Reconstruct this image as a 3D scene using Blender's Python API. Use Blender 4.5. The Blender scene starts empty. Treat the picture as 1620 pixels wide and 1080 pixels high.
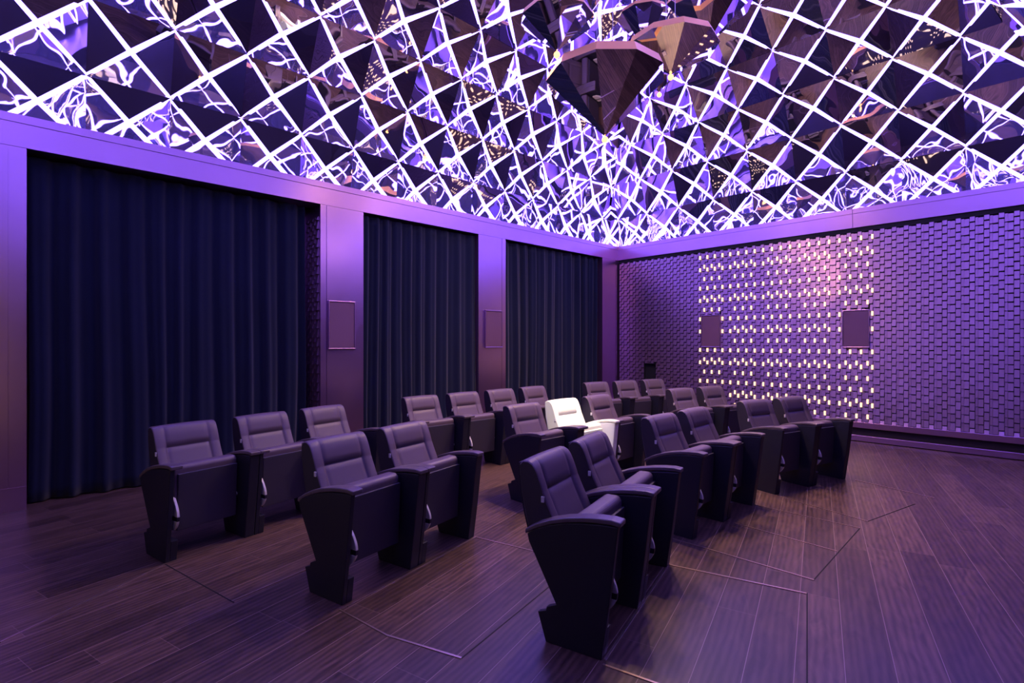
import bpy, bmesh, math, random
from mathutils import Vector, Matrix, noise
random.seed(7)
PI = math.pi
scn = bpy.context.scene
col = scn.collection

# ------------------------------------------------------------------ helpers
class MB:
    """Collects polygons and links them as ONE mesh object."""
    def __init__(s):
        s.v, s.f, s.m = [], [], []
    def poly(s, pts, mi=0):
        n = len(s.v); s.v += [tuple(p) for p in pts]
        s.f.append(tuple(range(n, n + len(pts)))); s.m.append(mi)
    def box(s, x0, x1, y0, y1, z0, z1, mi=0):
        n = len(s.v)
        s.v += [(x0,y0,z0),(x1,y0,z0),(x1,y1,z0),(x0,y1,z0),(x0,y0,z1),(x1,y0,z1),(x1,y1,z1),(x0,y1,z1)]
        for f in ((3,2,1,0),(4,5,6,7),(0,1,5,4),(1,2,6,5),(2,3,7,6),(3,0,4,7)):
            s.f.append(tuple(n + i for i in f)); s.m.append(mi)
    def hexa(s, p, mi=0):
        n = len(s.v); s.v += [tuple(q) for q in p]
        for f in ((3,2,1,0),(4,5,6,7),(0,1,5,4),(1,2,6,5),(2,3,7,6),(3,0,4,7)):
            s.f.append(tuple(n + i for i in f)); s.m.append(mi)
    def prism(s, prof, x0, x1, mi=0):
        """prof = list of (y, z) extruded along x."""
        n = len(prof); a = len(s.v)
        s.v += [(x0, y, z) for y, z in prof] + [(x1, y, z) for y, z in prof]
        s.f.append(tuple(a + i for i in range(n))); s.m.append(mi)
        s.f.append(tuple(a + n + i for i in reversed(range(n)))); s.m.append(mi)
        for i in range(n):
            j = (i + 1) % n
            s.f.append((a + i, a + n + i, a + n + j, a + j)); s.m.append(mi)
    def tube(s, p, q, r, seg=8, mi=0):
        p, q = Vector(p), Vector(q); d = (q - p).normalized()
        u = d.orthogonal().normalized(); w = d.cross(u); a = len(s.v)
        for c in (p, q):
            for i in range(seg):
                t = 2*PI*i/seg; s.v.append(tuple(c + r*(math.cos(t)*u + math.sin(t)*w)))
        for i in range(seg):
            j = (i+1) % seg; s.f.append((a+i, a+j, a+seg+j, a+seg+i)); s.m.append(mi)
        s.f.append(tuple(a+i for i in reversed(range(seg)))); s.m.append(mi)
        s.f.append(tuple(a+seg+i for i in range(seg))); s.m.append(mi)
    def grid(s, rows, closed_u=False, closed_v=False, mi=0):
        nu, nv = len(rows), len(rows[0]); a = len(s.v)
        for r in rows: s.v += [tuple(p) for p in r]
        for i in range(nu if closed_u else nu-1):
            for j in range(nv if closed_v else nv-1):
                i2, j2 = (i+1) % nu, (j+1) % nv
                s.f.append((a+i*nv+j, a+i2*nv+j, a+i2*nv+j2, a+i*nv+j2)); s.m.append(mi)
    def build(s, name, mats, parent=None, smooth=False, bevel=0, seg=2, fix=True):
        me = bpy.data.meshes.new(name)
        me.from_pydata(s.v, [], s.f)
        for m in (mats if isinstance(mats, (list, tuple)) else [mats]): me.materials.append(m)
        me.polygons.foreach_set('material_index', s.m)
        if fix:
            bm = bmesh.new(); bm.from_mesh(me)
            bmesh.ops.recalc_face_normals(bm, faces=bm.faces[:]); bm.to_mesh(me); bm.free()
        if smooth: me.polygons.foreach_set('use_smooth', [True]*len(me.polygons))
        o = bpy.data.objects.new(name, me); col.objects.link(o)
        if parent: o.parent = parent
        if bevel:
            b = o.modifiers.new('Bevel', 'BEVEL'); b.width = bevel; b.segments = seg
            b.limit_method = 'ANGLE'; b.angle_limit = math.radians(40); b.harden_normals = False
        return o

def tag(o, label=None, cat=None, group=None, kind=None):
    if label: o['label'] = label
    if cat: o['category'] = cat
    if group: o['group'] = group
    if kind: o['kind'] = kind
    return o
def empty(name, loc, rz=0):
    o = bpy.data.objects.new(name, None); col.objects.link(o)
    o.location = loc; o.rotation_euler = (0, 0, rz); o.empty_display_size = .1
    return o
def kids(o): return [c for c in bpy.data.objects if c.parent == o]
def copy_tree(o, parent=None):
    c = o.copy(); col.objects.link(c)
    if parent: c.parent = parent
    for ch in kids(o): copy_tree(ch, c)
    return c

# ------------------------------------------------------------------ materials
def nt(name):
    m = bpy.data.materials.new(name); m.use_nodes = True
    n = m.node_tree.nodes; l = m.node_tree.links
    return m, n, l, n['Principled BSDF']
def mat(name, c, rough=.5, metal=0, bump=0, bscale=200, var=0, vscale=6, coat=0, sheen=0, spec=.5):
    m, n, l, p = nt(name)
    p.inputs['Base Color'].default_value = (*c, 1); p.inputs['Roughness'].default_value = rough
    p.inputs['Metallic'].default_value = metal; p.inputs['Coat Weight'].default_value = coat
    p.inputs['Sheen Weight'].default_value = sheen; p.inputs['Specular IOR Level'].default_value = spec
    tc = n.new('ShaderNodeTexCoord')
    if var:
        t = n.new('ShaderNodeTexNoise'); t.inputs['Scale'].default_value = vscale; t.inputs['Detail'].default_value = 4
        l.new(tc.outputs['Object'], t.inputs['Vector'])
        r = n.new('ShaderNodeMix'); r.data_type = 'RGBA'
        r.inputs['A'].default_value = (*[x*(1-var) for x in c], 1); r.inputs['B'].default_value = (*[min(1, x*(1+var)) for x in c], 1)
        l.new(t.outputs['Fac'], r.inputs['Factor']); l.new(r.outputs['Result'], p.inputs['Base Color'])
    if bump:
        t = n.new('ShaderNodeTexNoise'); t.inputs['Scale'].default_value = bscale
        l.new(tc.outputs['Object'], t.inputs['Vector'])
        b = n.new('ShaderNodeBump'); b.inputs['Strength'].default_value = bump; b.inputs['Distance'].default_value = .002
        l.new(t.outputs['Fac'], b.inputs['Height']); l.new(b.outputs['Normal'], p.inputs['Normal'])
    return m
def emit(name, c, s):
    m, n, l, p = nt(name)
    p.inputs['Base Color'].default_value = (*[min(1, x) for x in c], 1)
    p.inputs['Emission Color'].default_value = (*c, 1); p.inputs['Emission Strength'].default_value = s
    p.inputs['Roughness'].default_value = .6
    return m

LED_C, LED_S = (.31, .215, 1.0), 9.2
M_led = emit('LedStrip', LED_C, LED_S)
M_dot = emit('WarmTileLight', (1.0, .70, .40), 1.6)
M_bulb = emit('PendantBulb', (1.0, .45, .12), 4.0)
M_panel = mat('MauveLacquer', (.50, .29, .50), .30, .95, var=.06, vscale=3)
M_panel_dark = mat('MauveRecess', (.015, .008, .015), .7)
M_tile = mat('MauveTile', (.30, .18, .27), .36, .75, var=.12, vscale=9)
M_black = mat('BlackRecess', (.004, .004, .006), .8)  # niche black, also the painted shade of tile gaps and beam underside
M_curtain = mat('NavyVelvet', (.007, .013, .042), .85, bump=.3, bscale=400, sheen=.25, var=.25, vscale=2, spec=.2)
M_leather = mat('NavyLeather', (.120, .085, .122), .45, bump=.25, bscale=500, var=.05)
M_under = mat('SeatBoard', (.042, .036, .060), .5, bump=.3, bscale=900)
M_shell = mat('CharcoalPanel', (.011, .012, .025), .48, bump=.2, bscale=700)
M_flank = mat('DarkFlank', (.030, .026, .042), .55, bump=.2, bscale=600)
M_cap = mat('ArmCap', (.13, .10, .13), .32, bump=.1, bscale=700)
M_white = mat('IvoryLeather', (.80, .78, .72), .45, bump=.2, bscale=500)
M_whitep = mat('WhitePanel', (.75, .72, .78), .5)
M_hinge = mat('WhitePlastic', (.72, .70, .76), .35)
M_seam = mat('SeamThread', (.02, .018, .03), .8)
M_grille = mat('SpeakerGrille', (.24, .12, .20), .55, .4, bump=.8, bscale=1500)
M_brass = mat('BrassEdge', (.55, .42, .36), .3, .9)
M_groove = mat('DarkJoint', (.006, .005, .006), .8)
M_cable = mat('SteelCable', (.6, .6, .62), .3, 1)
M_dull = mat('DullWall', (.05, .035, .045), .6, var=.2)
M_screen = mat('ScreenCloth', (.10, .08, .10), .8)

def mirror(name, c, strength, scale, rough=.012, haze=.25, hc=(.55, .5, .9)):
    """polished metal sheet: a sharp lobe plus a wide satin one, gently buckled"""
    m, n, l, p = nt(name)
    p.inputs['Base Color'].default_value = (*c, 1); p.inputs['Metallic'].default_value = 1
    p.inputs['Roughness'].default_value = rough
    q = n.new('ShaderNodeBsdfAnisotropic'); q.inputs['Color'].default_value = (*hc, 1); q.inputs['Roughness'].default_value = .28
    mx = n.new('ShaderNodeMixShader'); mx.inputs[0].default_value = haze
    l.new(p.outputs[0], mx.inputs[1]); l.new(q.outputs[0], mx.inputs[2])
    l.new(mx.outputs[0], n['Material Output'].inputs['Surface'])
    tc = n.new('ShaderNodeTexCoord')
    t = n.new('ShaderNodeTexNoise'); t.inputs['Scale'].default_value = scale; t.inputs['Detail'].default_value = .4
    l.new(tc.outputs['Object'], t.inputs['Vector'])
    b = n.new('ShaderNodeBump'); b.inputs['Strength'].default_value = strength; b.inputs['Distance'].default_value = .02
    l.new(t.outputs['Fac'], b.inputs['Height']); l.new(b.outputs['Normal'], p.inputs['Normal'])
    return m
M_mirror = mirror('CeilingMirror', (.76, .72, .90), .27, 2.9, haze=.10)
M_pmirror = mirror('PendantMirror', (.80, .74, .78), .03, 1.5, haze=.05)
M_prim = mat('PendantRim', (1.0, .52, .16), .30, .6)

def floor_mat():
    m, n, l, p = nt('DarkOakPlanks')
    uv = n.new('ShaderNodeUVMap')
    sep = n.new('ShaderNodeSeparateXYZ'); l.new(uv.outputs['UV'], sep.inputs[0])
    def math_(op, a, b=None):
        k = n.new('ShaderNodeMath'); k.operation = op
        for i, v in enumerate((a, b)):
            if v is None: continue
            if isinstance(v, (int, float)): k.inputs[i].default_value = v
            else: l.new(v, k.inputs[i])
        return k.outputs[0]
    W, LN = .205, 1.9
    row = math_('FLOOR', math_('DIVIDE', sep.outputs[1], W))
    fr = math_('FRACT', math_('DIVIDE', sep.outputs[1], W))
    rn = n.new('ShaderNodeTexWhiteNoise'); rn.noise_dimensions = '1D'; l.new(row, rn.inputs['W'])
    xo = math_('ADD', math_('DIVIDE', sep.outputs[0], LN), math_('MULTIPLY', rn.outputs['Value'], 7.3))
    colm = math_('FLOOR', xo); fx = math_('FRACT', xo)
    cid = n.new('ShaderNodeCombineXYZ'); l.new(row, cid.inputs[0]); l.new(colm, cid.inputs[1])
    rn2 = n.new('ShaderNodeTexWhiteNoise'); rn2.noise_dimensions = '2D'; l.new(cid.outputs[0], rn2.inputs['Vector'])
    # gaps
    ge = math_('MAXIMUM', math_('GREATER_THAN', fr, .985), math_('MULTIPLY', math_('GREATER_THAN', fx, .9985), .35))
    # grain: stretched noise, warped per plank
    cv = n.new('ShaderNodeCombineXYZ')
    l.new(math_('ADD', math_('MULTIPLY', sep.outputs[0], 1.3), math_('MULTIPLY', rn2.outputs['Value'], 40)), cv.inputs[0])
    l.new(math_('MULTIPLY', sep.outputs[1], 6), cv.inputs[1])
    g = n.new('ShaderNodeTexNoise'); g.inputs['Scale'].default_value = 2.2; g.inputs['Detail'].default_value = 6; g.inputs['Distortion'].default_value = 1.6
    l.new(cv.outputs[0], g.inputs['Vector'])
    wv = n.new('ShaderNodeTexWave'); wv.wave_type = 'BANDS'; wv.bands_direction = 'Y'; wv.inputs['Scale'].default_value = 1.4
    wv.inputs['Distortion'].default_value = 5; wv.inputs['Detail'].default_value = 3
    l.new(cv.outputs[0], wv.inputs['Vector'])
    mx = math_('ADD', math_('MULTIPLY', g.outputs['Fac'], .78), math_('MULTIPLY', wv.outputs['Fac'], .22))
    ramp = n.new('ShaderNodeValToRGB'); e = ramp.color_ramp.elements
    e[0].position = .30; e[0].color = (.054, .033, .031, 1); e[1].position = .75; e[1].color = (.165, .097, .083, 1)
    l.new(mx, ramp.inputs[0])
    tint = n.new('ShaderNodeMix'); tint.data_type = 'RGBA'; tint.blend_type = 'MULTIPLY'; tint.inputs['Factor'].default_value = 1
    l.new(ramp.outputs[0], tint.inputs['A'])
    tv = n.new('ShaderNodeCombineColor')
    b_ = math_('ADD', math_('MULTIPLY', rn2.outputs['Value'], .55), .70)
    for i in range(3): l.new(b_, tv.inputs[i])
    l.new(tv.outputs[0], tint.inputs['B'])
    gap = n.new('ShaderNodeMix'); gap.data_type = 'RGBA'; gap.inputs['B'].default_value = (.36, .25, .23, 1)
    l.new(ge, gap.inputs['Factor']); l.new(tint.outputs['Result'], gap.inputs['A'])
    l.new(gap.outputs['Result'], p.inputs['Base Color'])
    p.inputs['Roughness'].default_value = .33; p.inputs['Specular IOR Level'].default_value = .45
    b = n.new('ShaderNodeBump'); b.inputs['Strength'].default_value = .25; b.inputs['Distance'].default_value = .003
    l.new(math_('SUBTRACT', mx, math_('MULTIPLY', ge, .6)), b.inputs['Height']); l.new(b.outputs['Normal'], p.inputs['Normal'])
    return m
M_floor = floor_mat()

# ------------------------------------------------------------------ camera (level, 90 degree wide)
FPX, YAW, HY, CX, CY, CZ = 807.576, math.radians(46.4814), 541.18, 6.5538, -9.4525, 1.55
cam = bpy.data.cameras.new('camera'); cam.sensor_width = 36; cam.lens = FPX/1620*36
cam.shift_y = (HY - 540)/1620; cam.clip_start = .02; cam.clip_end = 100
camo = bpy.data.objects.new('camera', cam); col.objects.link(camo)
camo.location = (CX, CY, CZ); camo.rotation_euler = (PI/2, 0, YAW)
scn.camera = camo
FW = Vector((-math.sin(YAW), math.cos(YAW), 0)); RT = Vector((math.cos(YAW), math.sin(YAW), 0))

# ------------------------------------------------------------------ room numbers
YF, XR, XE = -10.04, 6.07, 9.6          # front wall, far side of the vault, end wall
ZB0, ZB1 = 3.355, 3.655                 # beam
REC = -.45                              # back of the curtain recesses

def struct(o): o['kind'] = 'structure'; return o

# ------------------------------------------------------------------ floor
mb = MB()
mb.poly([(-.6, YF-.2, 0), (XE+.1, YF-.2, 0), (XE+.1, .25, 0), (-.6, .25, 0)])
fl = struct(mb.build('floor', M_floor, fix=False))
uvl = fl.data.uv_layers.new(name='UVMap')
ua = math.radians(105.5)
for lp in fl.data.loops:
    v = fl.data.vertices[lp.vertex_index].co
    uvl.data[lp.index].uv = (v.x*math.cos(ua) + v.y*math.sin(ua), -v.x*math.sin(ua) + v.y*math.cos(ua))
# metal edged joints of the floor hatches under the seat groups
def seam(n, A, B, w=.012, m=M_brass, h=.004):
    A, B = Vector((*A, 0)), Vector((*B, 0)); d = (B-A).normalized(); q = Vector((-d.y, d.x, 0))*w/2
    k = MB(); z = Vector((0, 0, h))
    if m is M_groove: z = z*.3
    k.hexa([A-q, B-q, B+q, A+q, A-q+z, B-q+z, B+q+z, A+q+z])
    return struct(k.build(n, m))
tn = [0]
def trim():
    tn[0] += 1; return 'trim_%d' % tn[0]
for A, B, w, m in [((2.821,-9.555),(2.296,-8.755),.012,M_brass), ((2.296,-8.755),(2.118,-8.063),.012,M_brass),
                ((2.296,-8.755),(3.21,-8.56),.007,M_groove), ((3.185,-8.564),(3.06,-8.06),.014,M_brass),
                ((3.72,-8.14),(4.141,-8.074),.010,M_brass), ((4.141,-8.074),(4.567,-7.908),.012,M_brass),
                ((4.567,-7.908),(4.24,-6.50),.007,M_groove), ((4.704,-6.22),(5.522,-5.968),.014,M_brass),
                ((5.522,-5.958),(5.80,-6.90),.007,M_groove), ((4.47,-5.76),(5.497,-5.736),.012,M_brass),
                ((5.495,-5.736),(5.465,-4.42),.007,M_groove), ((4.62,-4.43),(5.465,-4.42),.010,M_brass),
                ((4.42,-3.91),(5.47,-4.18),.010,M_brass), ((5.47,-4.18),(5.667,-3.28),.008,M_groove),
                ((5.05,-2.70),(5.763,-2.905),.012,M_brass), ((4.72,-6.20),(5.06,-7.41),.012,M_brass),
                ((5.075,-7.445),(5.75,-7.27),.012,M_brass), ((3.41,-6.86),(3.72,-8.09),.010,M_brass),
                ((3.40,-6.87),(4.25,-6.64),.010,M_brass), ((4.70,-5.06),(5.47,-5.10),.010,M_brass)]:
    seam(trim(), A, B, w, m)

# ------------------------------------------------------------------ tile relief
U, V = .1461, .1185
X0, Z0 = 1.897, 1.402            # first light column and reference light row
def tile_mesh(k, x0, x1, z0, z1, holes=(), depth=.045):
    """shingle tiles standing on the plane y = 0.. depth behind, faces towards -y, two columns per unit"""
    a = math.floor((x0 - X0)/U) - 1
    n = math.ceil((x1 - X0)/U) + 1
    for i in range(a, n):
        base = X0 + i*U
        for off, w, vo, rc in ((-.0480, .0515, .30, 0), (.0080, .0290, .80, .007), (.0395, .0530, .80, 0)):
            xa, xb = base + off, base + off + w
            if xa < x0 - .001 or xb > x1 + .001: continue
            j0 = math.floor((z0 - Z0)/V) - 1; j1 = math.ceil((z1 - Z0)/V) + 1
            for j in range(j0, j1):
                za, zb = Z0 + (j + vo)*V, Z0 + (j + vo + 1)*V - (.008 if rc else .016)
                za, zb = max(za, z0), min(zb, z1)
                if zb - za < .015: continue
                xc, xd = xa, xb; skip = False
                for h in holes:
                    if xd > h[0] and xc < h[1] and zb > h[2] and za < h[3]:
                        o_ = [(xd-h[0], 0), (h[1]-xc, 1), (zb-h[2], 2), (h[3]-za, 3)]; q_ = min(o_)[1]
                        if q_ == 0: xd = h[0]
                        elif q_ == 1: xc = h[1]
                        elif q_ == 2: zb = h[2]
                        else: za = h[3]
                        if xd-xc < .006 or zb-za < .006: skip = True
                if skip: continue
                r = random.random()
                f0 = -.013 - .004*r + rc; f1 = .003 + rc
                k.hexa([(xc, f0, za), (xd, f0, za), (xd, depth, za), (xc, depth, za),
                        (xc, f1, zb), (xd, f1, zb), (xd, depth, zb), (xc, depth, zb)])

# back wall
SPK = [(1.923, 2.307, 1.452, 2.072), (4.275, 4.642, 1.462, 2.060)]
NICHE = (.654, .938, .79, 1.112)
k = MB(); k.box(-.6, XE, .045, .25, 0, ZB1, 1)  # black backing paints the shade in the gaps between the tiles
tile_mesh(k, .02, XE, .305, 3.282, SPK + [NICHE])
wb = struct(k.build('wall_back', [M_tile, M_black], fix=False))
# its lights: 330 small warm tiles
S1 = [-7, -5, -2, 0, 3, 5, 8, 10, 13, 15]; S2 = [-8.5, -6.5, -3.5, -1.5, 1.5, 3.5, 6.5, 8.5, 11.5, 13.5]
spots = []
for j in range(20):
    for q in S1: spots.append((X0 + U*j, Z0 + V*q))
    if j % 4 != 3 and j < 19:
        for q in S2: spots.append((X0 + U*j + .086, Z0 + V*q))
spots = [(x, z) for x, z in spots if not any(h[0]-.015 < x < h[1]+.015 and h[2]-.02 < z < h[3]+.02 for h in SPK)]
def light_box(k, x, z, y=-.026): k.box(x-.0125, x+.0125, y, y+.03, z-.034, z+.034)
spots.sort(key=lambda s: -s[0])
near = spots[:100]; far = spots[100:]
l0 = None
for x, z in near:
    if l0 is None:
        k = MB(); light_box(k, 0, 0); l0 = k.build('tile_light', M_dot, wb); o = l0
    else:
        o = l0.copy(); col.objects.link(o)
    o.location = (x, 0, z)
l0['label'] = 'small warm white glowing tile'
k = MB()
for x, z in far: light_box(k, x, z)
tag(k.build('tile_light_field', M_dot, wb), 'warm white glowing tiles over the left of the wall', kind='stuff')

# beam along the back wall, in two lengths with a joint, and a black strip painting the shade under it
def beam_prof(k, ax, a0, a1):
    """front at 0 facing the room (towards -y or +x)"""
    for z0, z1, d in ((ZB0, 3.571, 0), (3.571, 3.579, .012), (3.579, ZB1, 0)):
        if ax == 'x': k.box(a0, a1, d, .30, z0, z1)
        else: k.box(-.30, -d, a0, a1, z0, z1)
for a0, a1 in ((0, 4.409), (4.415, XE)):
    k = MB(); beam_prof(k, 'x', a0, a1); struct(k.build(trim(), M_panel))
k = MB(); beam_prof(k, 'y', YF, .30); struct(k.build(trim(), M_panel))
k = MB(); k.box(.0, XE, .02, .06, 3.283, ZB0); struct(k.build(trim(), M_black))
# ledge behind the beams
k = MB(); k.box(-1.0, -.29, YF-1.0, 1.0, ZB1-.02, ZB1); k.box(-.29, XE, .29, 1.0, ZB1-.02, ZB1)
k.box(-.29, XE, YF-1, YF+.0, ZB1-.02, ZB1); struct(k.build(trim(), M_panel))
# plinth under the tiles
k = MB(); k.box(0, XE, -.030, .06, .215, .305); k.box(0, XE, .03, .06, .097, .215, 1); k.box(0, XE, -.035, .06, .012, .097); k.box(0, XE, -.02, .06, 0, .012, 1)
struct(k.build('baseboard_back', [M_panel, M_panel_dark], bevel=.004))

# left wall: recess back with the same tiles, pilasters, corner
k = MB(); k.box(REC-.1, REC-.05, YF, .2, 0, ZB1)
wl = struct(k.build('wall_left', M_tile))
k = MB(); tile_mesh(k, REC, -.035, .02, 3.20, depth=.012)     # tiles on the jamb beside the first curtain
o = struct(k.build(trim(), M_tile, fix=False)); o.location = (0, -6.689, 0)
def pilaster(y0, y1, gy):
    k = MB(); g0, g1 = gy-.004, gy+.004
    k.box(REC-.05, 0, y0, g0, 0, ZB0-.004); k.box(REC-.05, 0, g1, y1, 0, ZB0-.004); k.box(REC-.05, -.01, g0, g1, 0, ZB0-.004)
    k.box(REC-.05, -.012, y0+.003, y1-.003, ZB0-.004, ZB0)
    k.box(-.02, .006, y0, y1, .0, .213)
    return struct(k.build(trim(), M_panel))
pilaster(-10.04, -9.457, -9.577)
pilaster(-6.677, -6.071, -6.597)
pilaster(-3.999, -3.382, -3.471)
pilaster(-.576, .06, -.10)

# front wall and end wall (behind the camera, seen only in the mirrors)
k = MB(); k.box(-.6, XE, YF-.25, YF-.05, 0, ZB1); k.box(-.6, XE, YF-.05, YF, ZB0, ZB1)
wf = struct(k.build('wall_front', M_dull))
k = MB()
for x, z in spots: k.box(x-.017, x+.017, YF-.05, YF-.03, z-.034, z+.034)
tag(k.build('tile_light_field', M_dot, wf), 'warm white glowing tiles on the front wall', kind='stuff')
k = MB(); k.box(XE, XE+.1, YF-.2, .25, 0, ZB1); struct(k.build('wall_right', M_dull))
k = MB(); k.box(XE-.03, XE, -8.2, -1.8, .5, 3.3); struct(k.build(trim(), M_screen))
k = MB(); k.box(XR+.80, XE+.1, YF-1, 1.0, ZB1, ZB1+.08); struct(k.build(trim(), M_panel))

# ------------------------------------------------------------------ ceiling vault: folded mirror lozenges and LED strips
PR = {-1:(-.800,3.715),0:(-.8125,4.101),1:(-.724,4.472),2:(-.6494,4.853),3:(-.460,5.192),4:(-.3255,5.560),5:(-.0758,5.860),
      6:(.1053,6.203),7:(.413,6.438),8:(.658,6.725),9:(.988,6.927),10:(1.262,7.165),11:(1.63,7.31),12:(1.94,7.485),13:(2.33,7.57),14:(2.66,7.66),15:(3.035,7.69)}
def side_left(s, d, z): return Vector((d, s, z))
def side_back(s, d, z): return Vector((s, -d, z))
def side_right(s, d, z): return Vector((XR-d, s, z))
def side_front(s, d, z): return Vector((s, YF+d, z))
clipL = [lambda s, d: -d - s, lambda s, d: s - YF - d]
clipB = [lambda s, d: s - d, lambda s, d: XR - d - s]
SIDES = [(side_left, -9.3746, .77786, -1.4, 14, clipL, Vector((1,0,0)), True), (side_back, 2.2141, .7726, -5, 6, clipB, Vector((0,-1,0)), True),
         (side_right, -9.3746, .77786, -2, 14, clipL, Vector((-1,0,0)), False), (side_front, 2.2141, .7726, -5, 6, clipB, Vector((0,1,0)), False)]
def clip_poly(P, f):
    out = []
    for i in range(len(P)):
        a, b = P[i], P[(i+1) % len(P)]
        fa, fb = f(a[0], a[1]), f(b[0], b[1])
        if fa >= 0: out.append(a)
        if (fa >= 0) != (fb >= 0):
            t = fa/(fa-fb); out.append(tuple(a[i]+(b[i]-a[i])*t for i in range(3)))
    return out
def clip_seg(a, b, f):
    fa, fb = f(a[0], a[1]), f(b[0], b[1])
    if fa < 0 and fb < 0: return None
    if fa >= 0 and fb >= 0: return a, b
    t = fa/(fa-fb); c = tuple(a[i]+(b[i]-a[i])*t for i in range(3))
    return (a, c) if fa >= 0 else (c, b)
cm = MB()
strips = []          # (side index, list of segments)
rows = sorted(PR)
NU = {}
for kk in rows:
    (da, za), (db, zb) = PR[max(kk-1, rows[0])], PR[min(kk+1, rows[-1])]
    ln_ = math.hypot(db-da, zb-za); NU[kk] = ((zb-za)/ln_, -(db-da)/ln_)
JIT = .006
for si, (fn, s0, w, m0, m1, clips, nrm, vis) in enumerate(SIDES):
    def node(k, m): d, z = PR[k]; return (s0 + w*m, d, z)
    ms = [i*.5 for i in range(int(m0*2)-2, int(m1*2)+4)]
    for kc in rows[1:-1]:
        for m in ms:
            # cell centre (kc, m): corners at (kc, m-+.5) and (kc-+1, m); nodes of even rows have integer m
            par = 0 if (kc % 2 == 0) else .5
            if abs(((m - par) % 1) - .5) > 1e-6: continue
            L, R = node(kc, m-.5), node(kc, m+.5); T, B = node(kc+1, m), node(kc-1, m)
            e = .030 if kc % 2 else .020      # the folded edge stands proud of the strips
            if kc % 2: L, R = [(p[0], p[1]+e*NU[kc][0], p[2]+e*NU[kc][1]) for p in (L, R)]
            else: T, B = [(p[0], p[1]+e*NU[q][0], p[2]+e*NU[q][1]) for p, q in ((T, kc+1), (B, kc-1))]
            tris = [(L, R, T), (R, L, B)] if kc % 2 else [(T, B, L), (B, T, R)]
            for t in tris:
                t = [(p[0], p[1] - JIT*random.uniform(-1, 1), p[2] - JIT*random.uniform(-1, 1)) for p in t]
                for f in clips: t = clip_poly(t, f) if t else t
                if len(t) >= 3: cm.poly([fn(*p) for p in t])
    # bottom closing triangles
    kc = rows[0]
    for m in ms:
        par = 0 if (kc % 2 == 0) else .5
        if abs(((m - par) % 1) - .5) > 1e-6: continue
        t = [node(kc, m-.5), node(kc, m+.5), node(kc+1, m)]
        for f in clips: t = clip_poly(t, f) if t else t
        if len(t) >= 3: cm.poly([fn(*p) for p in t])
    for sg in (1, -1):
        starts = {}
        for k0 in rows[:-1]:
            for m in ms:
                par = 0 if (k0 % 2 == 0) else .5
                if abs((m - par) % 1) > 1e-6 and abs((m - par) % 1 - 1) > 1e-6: continue
                key = round((m - sg*.5*k0)*2)
                a, b = node(k0, m), node(k0+1, m + sg*.5)
                seg = (a, b)
                for f in clips:
                    if seg: seg = clip_seg(*seg, f)
                if seg: starts.setdefault(key, []).append(seg)
        for key, segs in starts.items(): strips.append((si, segs))
ceil_o = struct(cm.build('ceiling', M_mirror, fix=False))
SW, ST = .020, .008
def ribbon(k, fn, nrm, a, b):
    A, B = fn(*a), fn(*b); d = (B-A)
    if d.length < .02: return
    d.normalize(); along = Vector((nrm.y, -nrm.x, 0)); prof = (d - along*d.dot(along))
    n = along.cross(prof.normalized() if prof.length > 1e-6 else Vector((0,0,1))).normalized()
    if n.dot(nrm) < 0 or (abs(n.dot(nrm)) < 1e-3 and n.z > 0): n = -n
    q = n.cross(d).normalized()*SW
    A2, B2 = A + n*.018 - d*.012, B + n*.018 + d*.012; t = n*ST
    k.hexa([A2-q, B2-q, B2+q, A2+q, A2-q+t, B2-q+t, B2+q+t, A2+q+t])
hid = {2: MB(), 3: MB()}
for si, segs in strips:
    fn, nrm, vis = SIDES[si][0], SIDES[si][6], SIDES[si][7]
    if vis:
        k = MB()
        for a, b in segs: ribbon(k, fn, nrm, a, b)
        if k.f: k.build('light_strip', M_led, ceil_o)
    else:
        for a, b in segs: ribbon(hid[si], fn, nrm, a, b)
for si in (2, 3): tag(hid[si].build('light_strip_net', M_led, ceil_o), kind='stuff')

# ------------------------------------------------------------------ curtains
def curtain(name, y0, y1, x, seed, label, gather=1.0):
    rnd = random.Random(seed)
    N = int((y1-y0)/.012); H = 26
    ph = [0]; 
    for i in range(N): ph.append(ph[-1] +   .012*2*PI/(.25 + .16*(noise.noise(Vector((i*.012*1.4, seed*3.1, 0))))))
    front = []
    for h in range(H+1):
        t = h/H; z = .012 + t*(3.33-.012)
        row = []
        for i in range(N+1):
            y = y0 + (y1-y0)*i/N
            amp = (.048 + .022*(1-t))*(1 if x < -.15 else .75) * (.75 + .5*noise.noise(Vector((y*1.3, seed, .4))))
            p = ph[i] + .9*noise.noise(Vector((y*2.1, seed*1.7, t*.9)))
            dx = amp*(math.sin(p) + .35*math.sin(2.3*p + seed))
            dx += .05*(1-t)**2*noise.noise(Vector((y*1.1, t*1.5, seed)))
            row.append((x + dx, y + .02*noise.noise(Vector((y*1.7, t*1.3, seed+5)))*(1-t)*2, z))
        front.append(row)
    k = MB(); k.grid(front)
    o = k.build('curtain', M_curtain, smooth=True, fix=False)
    s = o.modifiers.new('Solidify', 'SOLIDIFY'); s.thickness = .006
    return tag(o, label, 'curtain', 'navy velvet curtains along the left wall')
curtain('curtain', -9.45, -6.80, -.20, 1, 'wide navy velvet curtain nearest the camera, left of the first speaker')
curtain('curtain', -6.05, -4.005, -.105, 2, 'navy velvet curtain hanging between the two speaker pilasters')
curtain('curtain', -3.36, -.582, -.105, 3, 'navy velvet curtain in the bay next to the tiled back wall')

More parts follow.
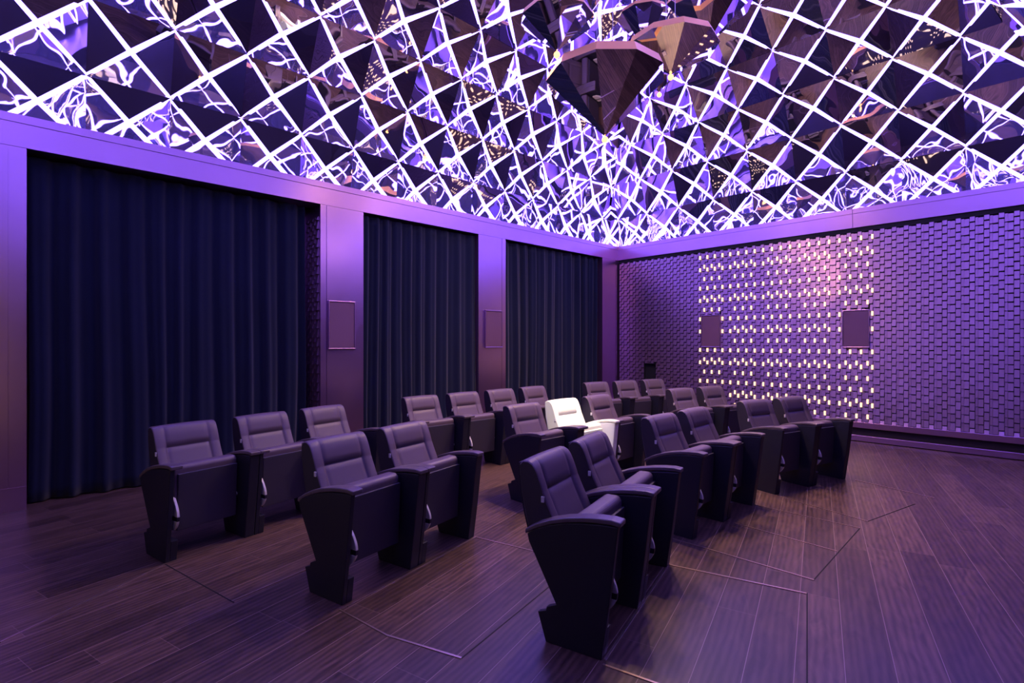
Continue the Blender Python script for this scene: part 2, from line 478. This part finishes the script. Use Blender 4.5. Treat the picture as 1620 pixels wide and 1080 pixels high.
# ------------------------------------------------------------------ wall speakers and niche
def speaker(loc, rz, w, h, label):
    t = empty('wall_speaker', loc, rz); tag(t, label, 'speaker', 'flush wall speakers')
    k = MB(); f = .018; d = .035
    k.box(-w/2, w/2, -d, .03, -h/2, -h/2+f); k.box(-w/2, w/2, -d, .03, h/2-f, h/2)
    k.box(-w/2, -w/2+f, -d, .03, -h/2+f, h/2-f); k.box(w/2-f, w/2, -d, .03, -h/2+f, h/2-f)
    k.build('frame', M_panel, t, bevel=.006)
    k = MB(); k.box(-w/2+f, w/2-f, -d+.010, .03, -h/2+f, h/2-f); k.build('grille', M_grille, t)
    return t
for (a, b, c, d), lb in zip(SPK, ('flush purple wall speaker on the left of the lit tiles', 'flush purple wall speaker on the right edge of the lit tiles')):
    speaker(((a+b)/2, 0, (c+d)/2), 0, b-a, d-c, lb)
speaker((.0, -6.393, 1.778), PI/2, .382, .648, 'flush purple wall speaker on the wider pilaster nearer the camera')
speaker((.0, -3.677, 1.774), PI/2, .396, .640, 'flush purple wall speaker on the narrower pilaster near the back wall')
k = MB(); a, b, c, d = NICHE
for q in ((a, a+.012, -.012, .049, c, d), (b-.012, b, -.012, .049, c, d), (a+.012, b-.012, -.012, .049, c, c+.012), (a+.012, b-.012, -.012, .049, d-.012, d), (a+.012, b-.012, .040, .049, c+.012, d-.012)):
    k.box(*q)
tag(k.build('wall_niche', M_black), 'small square black niche low in the tiled back wall', 'niche')

# ------------------------------------------------------------------ cinema chair
# local frame: x across (right seen from the front), y backwards, z up; y = 0 is the front foot of the side panels
def panel_prof(inset=0):
    P = [(.305, 0), (.0, 0), (-.04, .28), (-.078, .60), (-.086, .664), (0, .660), (.1, .650), (.2, .632), (.3, .602), (.38, .566), (.415, .54), (.405, .50),
         (.245, .208), (.300, .184), (.304, .162), (.352, .146)]
    return P
def cap_mesh(x0, x1):
    up = [(-.098, .688), (-.05, .694), (.02, .690), (.1, .680), (.2, .660), (.28, .636), (.36, .602), (.428, .562)]
    lo = [(y, z-.026) for y, z in reversed(up)]
    k = MB(); k.prism(up + lo, x0, x1); return k
def backrest(parent, m, ms):
    # closed profile (y, z): front from bottom to top, over the top, down the back
    fr = [(.240, .46), (.268, .52), (.297, .58), (.327, .64), (.356, .70), (.3715, .735), (.376, .743), (.378, .751), (.392, .79), (.406, .83), (.420, .87), (.436, .893), (.462, .906)]
    bk = [(.492, .905), (.512, .885), (.512, .82), (.500, .72), (.475, .60), (.440, .48), (.410, .42), (.330, .42)]
    prof = fr + bk
    W = .232
    us = [-W, -W+.003, -W+.008, -.20, -.18, -.165, -.158, -.152, -.145, -.12, -.06, 0, .06, .12, .145, .152, .158, .165, .18, .20, W-.008, W-.003, W]
    rows = []
    for u in us:
        e = max(0, (abs(u) - (W-.008))/.008); ins = .008*(1-math.sqrt(max(0, 1-e*e))) if e > 0 else 0
        r = []
        cy, cz = .43, .66
        for i, (y, z) in enumerate(prof):
            yy, zz = y, z
            if i < len(fr):
                au = abs(u)
                groove = math.exp(-((au-.155)/.004)**2)*.008
                wing = -.009*max(0, min(1, (au-.155)/.03))*(1-max(0, (z-.80)/.11))
                wing = wing if z > .5 else 0
                pil = 0
                if au < .158:
                    if z > .749: pil = -.004*math.sin(PI*min(1, (z-.749)/.16))**.7
                    if .738 <= z <= .747: pil = .012
                    if z < .737: pil = .005
                yy = y + groove*(1 if .47 < z < .90 else 0) + wing + pil
            d = Vector((cy-yy, cz-zz)); 
            if ins: 
                d.normalize(); yy += d.x*ins; zz += d.y*ins
            zz -= .006*(u/W)**2 if z > .86 else 0
            r.append((u, yy, zz))
        rows.append(r)
    k = MB(); k.grid(rows, closed_v=True)
    k.poly(rows[0], 1); k.poly(list(reversed(rows[-1])), 1)      # dark upholstered flanks
    o = k.build('backrest', [m, m if m is M_white else M_flank], parent, smooth=True)
    k = MB()
    prof2 = [(.497, .895), (.524, .885), (.526, .82), (.514, .72), (.488, .60), (.452, .47), (.430, .40), (.400, .40), (.43, .47), (.475, .60), (.500, .72), (.510, .82)]
    k.prism(prof2, -.226, .226); k.build('back_shell', ms, parent, bevel=.006)
    k = MB(); k.box(-.238, -.225, .358, .376, .688, .720); tag(k.build('tag', M_hinge, parent, bevel=.002), 'small white seat tag')
    return o
def make_chair(white=False):
    t = empty('cinema_chair', (0, 0, 0))
    ml, mp, mc, mu, ms = (M_white, M_whitep, M_white, M_white, M_whitep) if white else (M_leather, M_shell, M_cap, M_under, M_shell)
    for sx in (-1, 1):
        x0, x1 = sorted((sx*.242, sx*.3185))
        k = MB(); m_ = M_shell if (white and sx < 0) else mp
        if sx < 0:      # thin outer board over a thicker foot: the hinge cover sits in the gap
            k.prism(panel_prof(), x0, x0+.030)
            k.prism([(.305, 0), (.0, 0), (-.020, .150), (.302, .150)], x0+.030, x1)
            k.prism([(.13, .149), (.13, .655), (.3, .60), (.22, .149)], x0+.030, x1-.004)
            k.build('side_panel', m_, t, bevel=.004)
        else:
            k.prism(panel_prof(), x0, x1); k.build('side_panel', m_, t, bevel=.006)
        k = cap_mesh(x0-.002, x1+.001); k.build('armrest', M_cap if (white and sx < 0) else mc, t, bevel=.007, seg=3)
    backrest(t, ml, ms)
    # seat folded up: cushion with a rolled front edge on top and its board facing forward
    def roll(y0, y1, z0, z1, r, n=6):
        P = []
        for cy, cz, a0 in ((y0+r, z0+r, PI), (y1-r, z0+r, 1.5*PI), (y1-r, z1-r, 0), (y0+r, z1-r, .5*PI)):
            for i in range(n+1):
                a = a0 + i*PI/2/n; P.append((cy + r*math.cos(a), cz + r*math.sin(a)))
        return P
    k = MB(); k.prism(roll(.085, .20, .22, .652, .036), -.226, .226); k.build('seat', ml, t, bevel=.012, seg=3)
    k = MB(); k.hexa([(-.205, .088, .175), (.222, .088, .175), (.222, .106, .175), (-.205, .106, .175), (-.205, .066, .592), (.222, .066, .592), (.222, .086, .592), (-.205, .086, .592)])
    k.build('seat_board', mu, t, bevel=.005)
    # white crescent hinge cover beside the left panel, with a dark band
    def moon(za, zb, x0, x1):
        pts = []; n = 14
        for i in range(n+1):
            a = za + (zb-za)*i/n; u = (a-.215)/(.445-.215)
            yy = .006 - .068*math.sin(PI*min(1, max(0, u))**.85)**.9
            pts.append((yy, a))
        pts += [(.075, zb), (.075, za)]
        k = MB(); k.prism(pts, x0, x1); return k
    moon(.318, .445, -.266, -.248).build('hinge_cover', M_hinge, t, bevel=.003)
    moon(.215, .288, -.266, -.248).build('hinge_cover', M_hinge, t, bevel=.003)
    moon(.288, .318, -.265, -.249).build('hinge_band', M_shell, t)
    k = MB(); k.tube((.232, .115, .337), (.240, .115, .337), .016, 12); k.build('hinge_cap', M_hinge, t)
    # pedestal beam between the panels under the seat
    k = MB(); k.box(-.24, .24, .20, .30, .20, .26); k.build('cross_beam', M_shell, t, bevel=.006)
    return t
PITCH = .640
GROUPS = [  # centre of the back tops (x, y), heading in degrees, number of seats
    ('A', 4.425, -6.935, 15.0, 2), ('A', 4.140, -5.040, 0.6, 2), ('A', 4.332, -3.200, -14.8, 2),
    ('B', 3.075, -7.600, 13.3, 2), ('B', 2.720, -5.035, 0.0, 3), ('B', 3.020, -2.460, -12.5, 2),
    ('C', 1.620, -7.920, 12.3, 3), ('C', 1.310, -5.050, -0.4, 4), ('C', 1.595, -2.125, -13.0, 3)]
LABELS = {
 ('A',0,0): 'dark cinema chair at the near end of the front row, closest to the camera',
 ('A',0,1): 'dark cinema chair second from the near end of the front row',
 ('A',1,0): 'dark cinema chair third in the front row, left seat of its middle pair',
 ('A',1,1): 'dark cinema chair fourth in the front row, right seat of its middle pair',
 ('A',2,0): 'dark cinema chair in the front row, left seat of the pair nearest the tiled wall',
 ('A',2,1): 'dark cinema chair at the far right end of the front row, nearest the tiled wall',
 ('B',0,0): 'dark cinema chair at the near left end of the middle row',
 ('B',0,1): 'dark cinema chair second from the near left end of the middle row',
 ('B',1,0): 'dark cinema chair directly left of the white chair',
 ('B',1,1): 'white ivory cinema chair, the only white seat of the room',
 ('B',1,2): 'dark cinema chair directly right of the white chair',
 ('B',2,0): 'dark cinema chair in the middle row, left seat of the pair farthest back',
 ('B',2,1): 'dark cinema chair at the far right end of the middle row, before the glowing tiles',
 ('C',0,0): 'dark cinema chair at the near left end of the back row, before the widest curtain',
 ('C',0,1): 'dark cinema chair second from the left in the back row',
 ('C',0,2): 'dark cinema chair third from the left in the back row, before the first speaker pilaster',
 ('C',1,0): 'dark cinema chair first of four in the back row before the middle curtain',
 ('C',1,1): 'dark cinema chair second of four in the middle of the back row',
 ('C',1,2): 'dark cinema chair third of four in the back row, before the second speaker pilaster',
 ('C',1,3): 'dark cinema chair fourth of four in the middle of the back row',
 ('C',2,0): 'dark cinema chair at the back row, left seat of the far group of three',
 ('C',2,1): 'dark cinema chair at the back row, middle seat of the far group of three',
 ('C',2,2): 'dark cinema chair at the far right end of the back row, below the black niche'}
GN = {'A': 'front row cinema chairs', 'B': 'middle row cinema chairs', 'C': 'back row cinema chairs'}
dark = make_chair(); ivory = make_chair(True)
used = False; gi = {'A': 0, 'B': 0, 'C': 0}
for row, gx, gy, hd, n in GROUPS:
    th = math.radians(hd); lat = Vector((-math.sin(th), math.cos(th), 0)); fwd = Vector((math.cos(th), math.sin(th), 0))
    g = gi[row]; gi[row] += 1
    for i in range(n):
        if (row, g, i) == ('B', 1, 1): o = ivory
        elif not used: o = dark; used = True
        else: o = copy_tree(dark)
        o.location = Vector((gx, gy, 0)) + lat*PITCH*(i-(n-1)/2) + fwd*.478
        o.rotation_euler = (0, 0, th + PI/2)
        tag(o, LABELS[(row, g, i)], 'chair', GN[row])

# ------------------------------------------------------------------ chandelier: faceted mirror pendants on cables, a warm lamp at each tip
def ceil_z(x, y):
    d = min(x, XR-x, -y, y-YF)
    r = sorted(PR.values())
    for (d0, z0), (d1, z1) in zip(r, r[1:]):
        if d0 <= d <= d1: return z0 + (z1-z0)*(d-d0)/(d1-d0)
    return 7.69
PEND = [  # tip pixel x, depth, tip z, rim z, radius, turn, label
    (957, 5.40, 3.71, 4.31, .625, 0, 'largest faceted mirror pendant, hanging lowest in the middle of the cluster'),
    (881, 5.30, 4.55, 4.88, .385, 20, 'faceted mirror pendant at the left of the cluster with a pale green facet'),
    (936, 6.60, 5.81, 6.32, .480, 10, 'faceted mirror pendant cut by the top edge, lamp tip just above the largest pendant'),
    (1061, 5.90, 4.63, 4.92, .530, 16, 'faceted mirror pendant right of the largest one with a tan rim'),
    (1119, 6.90, 5.56, 6.06, .585, 8, 'big dark mirror pendant at the right edge of the cluster'),
    (1018, 6.60, 5.30, 5.74, .330, 22, 'small mirror pendant behind the top right of the largest pendant'),
    (1043, 7.60, 5.25, 5.60, .330, 5, 'small mirror pendant low behind the right side of the largest pendant')]
tips = []
for i, (px, D, zt, zr, R, turn, lb) in enumerate(PEND):
    P = Vector((CX, CY, 0)) + FW*D + RT*((px-810)/FPX*D)
    t = empty('pendant_light', (P.x, P.y, zt), YAW + math.radians(18 + turn))
    tag(t, lb, 'pendant light', 'mirror pendants of the chandelier')
    h = zr - zt; n = 10
    ring = [(R*math.cos(2*PI*(j+.5)/n), R*math.sin(2*PI*(j+.5)/n)) for j in range(n)]
    rb = .16*R
    k = MB()
    for j in range(n):
        a, b = ring[j], ring[(j+1) % n]
        k.poly([(0, 0, .015), (b[0], b[1], h), (a[0], a[1], h)])
    k.build('body', M_pmirror, t, fix=False)
    k = MB()
    for j in range(n):
        a, b = ring[j], ring[(j+1) % n]; s = .93
        k.poly([(a[0], a[1], h), (b[0], b[1], h), (b[0]*s, b[1]*s, h+rb), (a[0]*s, a[1]*s, h+rb)])
    k.build('rim', M_prim, t, fix=False)
    k = MB(); k.poly([(x*.93, y*.93, h+rb) for x, y in ring]); k.build('top_plate', M_pmirror, t, fix=False)
    k = MB()
    N = 10
    rows_ = [[(.034*math.sin(PI*u/6)*math.cos(2*PI*v/N), .034*math.sin(PI*u/6)*math.sin(2*PI*v/N), -.018 - .034*math.cos(PI*u/6)) for v in range(N)] for u in range(1, 6)]
    k.grid(rows_, closed_v=True); k.poly(rows_[0]); k.poly(list(reversed(rows_[-1])))
    k.build('bulb', M_bulb, t, smooth=True)
    zc = ceil_z(P.x, P.y) - .02
    for sx in (-.12, .12):
        k = MB(); k.tube((sx*R/.4*.5, 0, h+rb), (sx*R/.4*.5, 0, zc-zt), .003, 6); k.build('cable', M_cable, t)
    tips.append(Vector((P.x, P.y, zt - .05)))

# ------------------------------------------------------------------ lights
def spot(name, loc, target, power, color, size_deg, blend=.6, r=.04):
    L = bpy.data.lights.new(name, 'SPOT'); L.energy = power; L.color = color; L.spot_size = math.radians(size_deg); L.spot_blend = blend; L.shadow_soft_size = r
    o = bpy.data.objects.new(name, L); col.objects.link(o); o.location = loc
    o.rotation_euler = (Vector(target) - Vector(loc)).to_track_quat('-Z', 'Y').to_euler()
    return o
WARM = (1.0, .62, .36)
for i, p in enumerate(tips):
    spot('pendant_lamp', p, p + Vector((0, 0, -1)), 45, WARM, 172, .5)
    spot('pendant_lamp', p, p + Vector((0, 0, -1)), 190, WARM, 108, .8)
# added spots standing in for warm light the mirrors bounce onto the tiles
spot('accent_spot', tips[3], (3.75, 0, 2.62), 200, (1.0, .62, .36), 15, .5, .02)
spot('accent_spot', tips[4], (3.45, 0, 3.30), 200, (1.0, .66, .34), 12, .4, .02)
# narrow accent on the white chair
th = 0
wc = ivory.location
spot('accent_spot', (wc.x + 1.0, wc.y - 1.8, 6.0), (wc.x - .28, wc.y + .03, .70), 2300, (1.0, .86, .66), 9.0, .35, .02)

# ------------------------------------------------------------------ world and view
w = bpy.data.worlds.new('World'); scn.world = w; w.use_nodes = True
w.node_tree.nodes['Background'].inputs[0].default_value = (.02, .01, .04, 1); w.node_tree.nodes['Background'].inputs[1].default_value = .2
scn.view_settings.view_transform = 'Standard'; scn.view_settings.look = 'None'; scn.view_settings.gamma = 1
scn.view_settings.exposure = 0; scn.view_settings.use_curve_mapping = False
scn.cycles.max_bounces = 10; scn.cycles.glossy_bounces = 8; scn.cycles.diffuse_bounces = 4
scn.cycles.use_denoising = True; scn.cycles.sample_clamp_indirect = 6
scn.cycles.caustics_reflective = False; scn.cycles.caustics_refractive = False
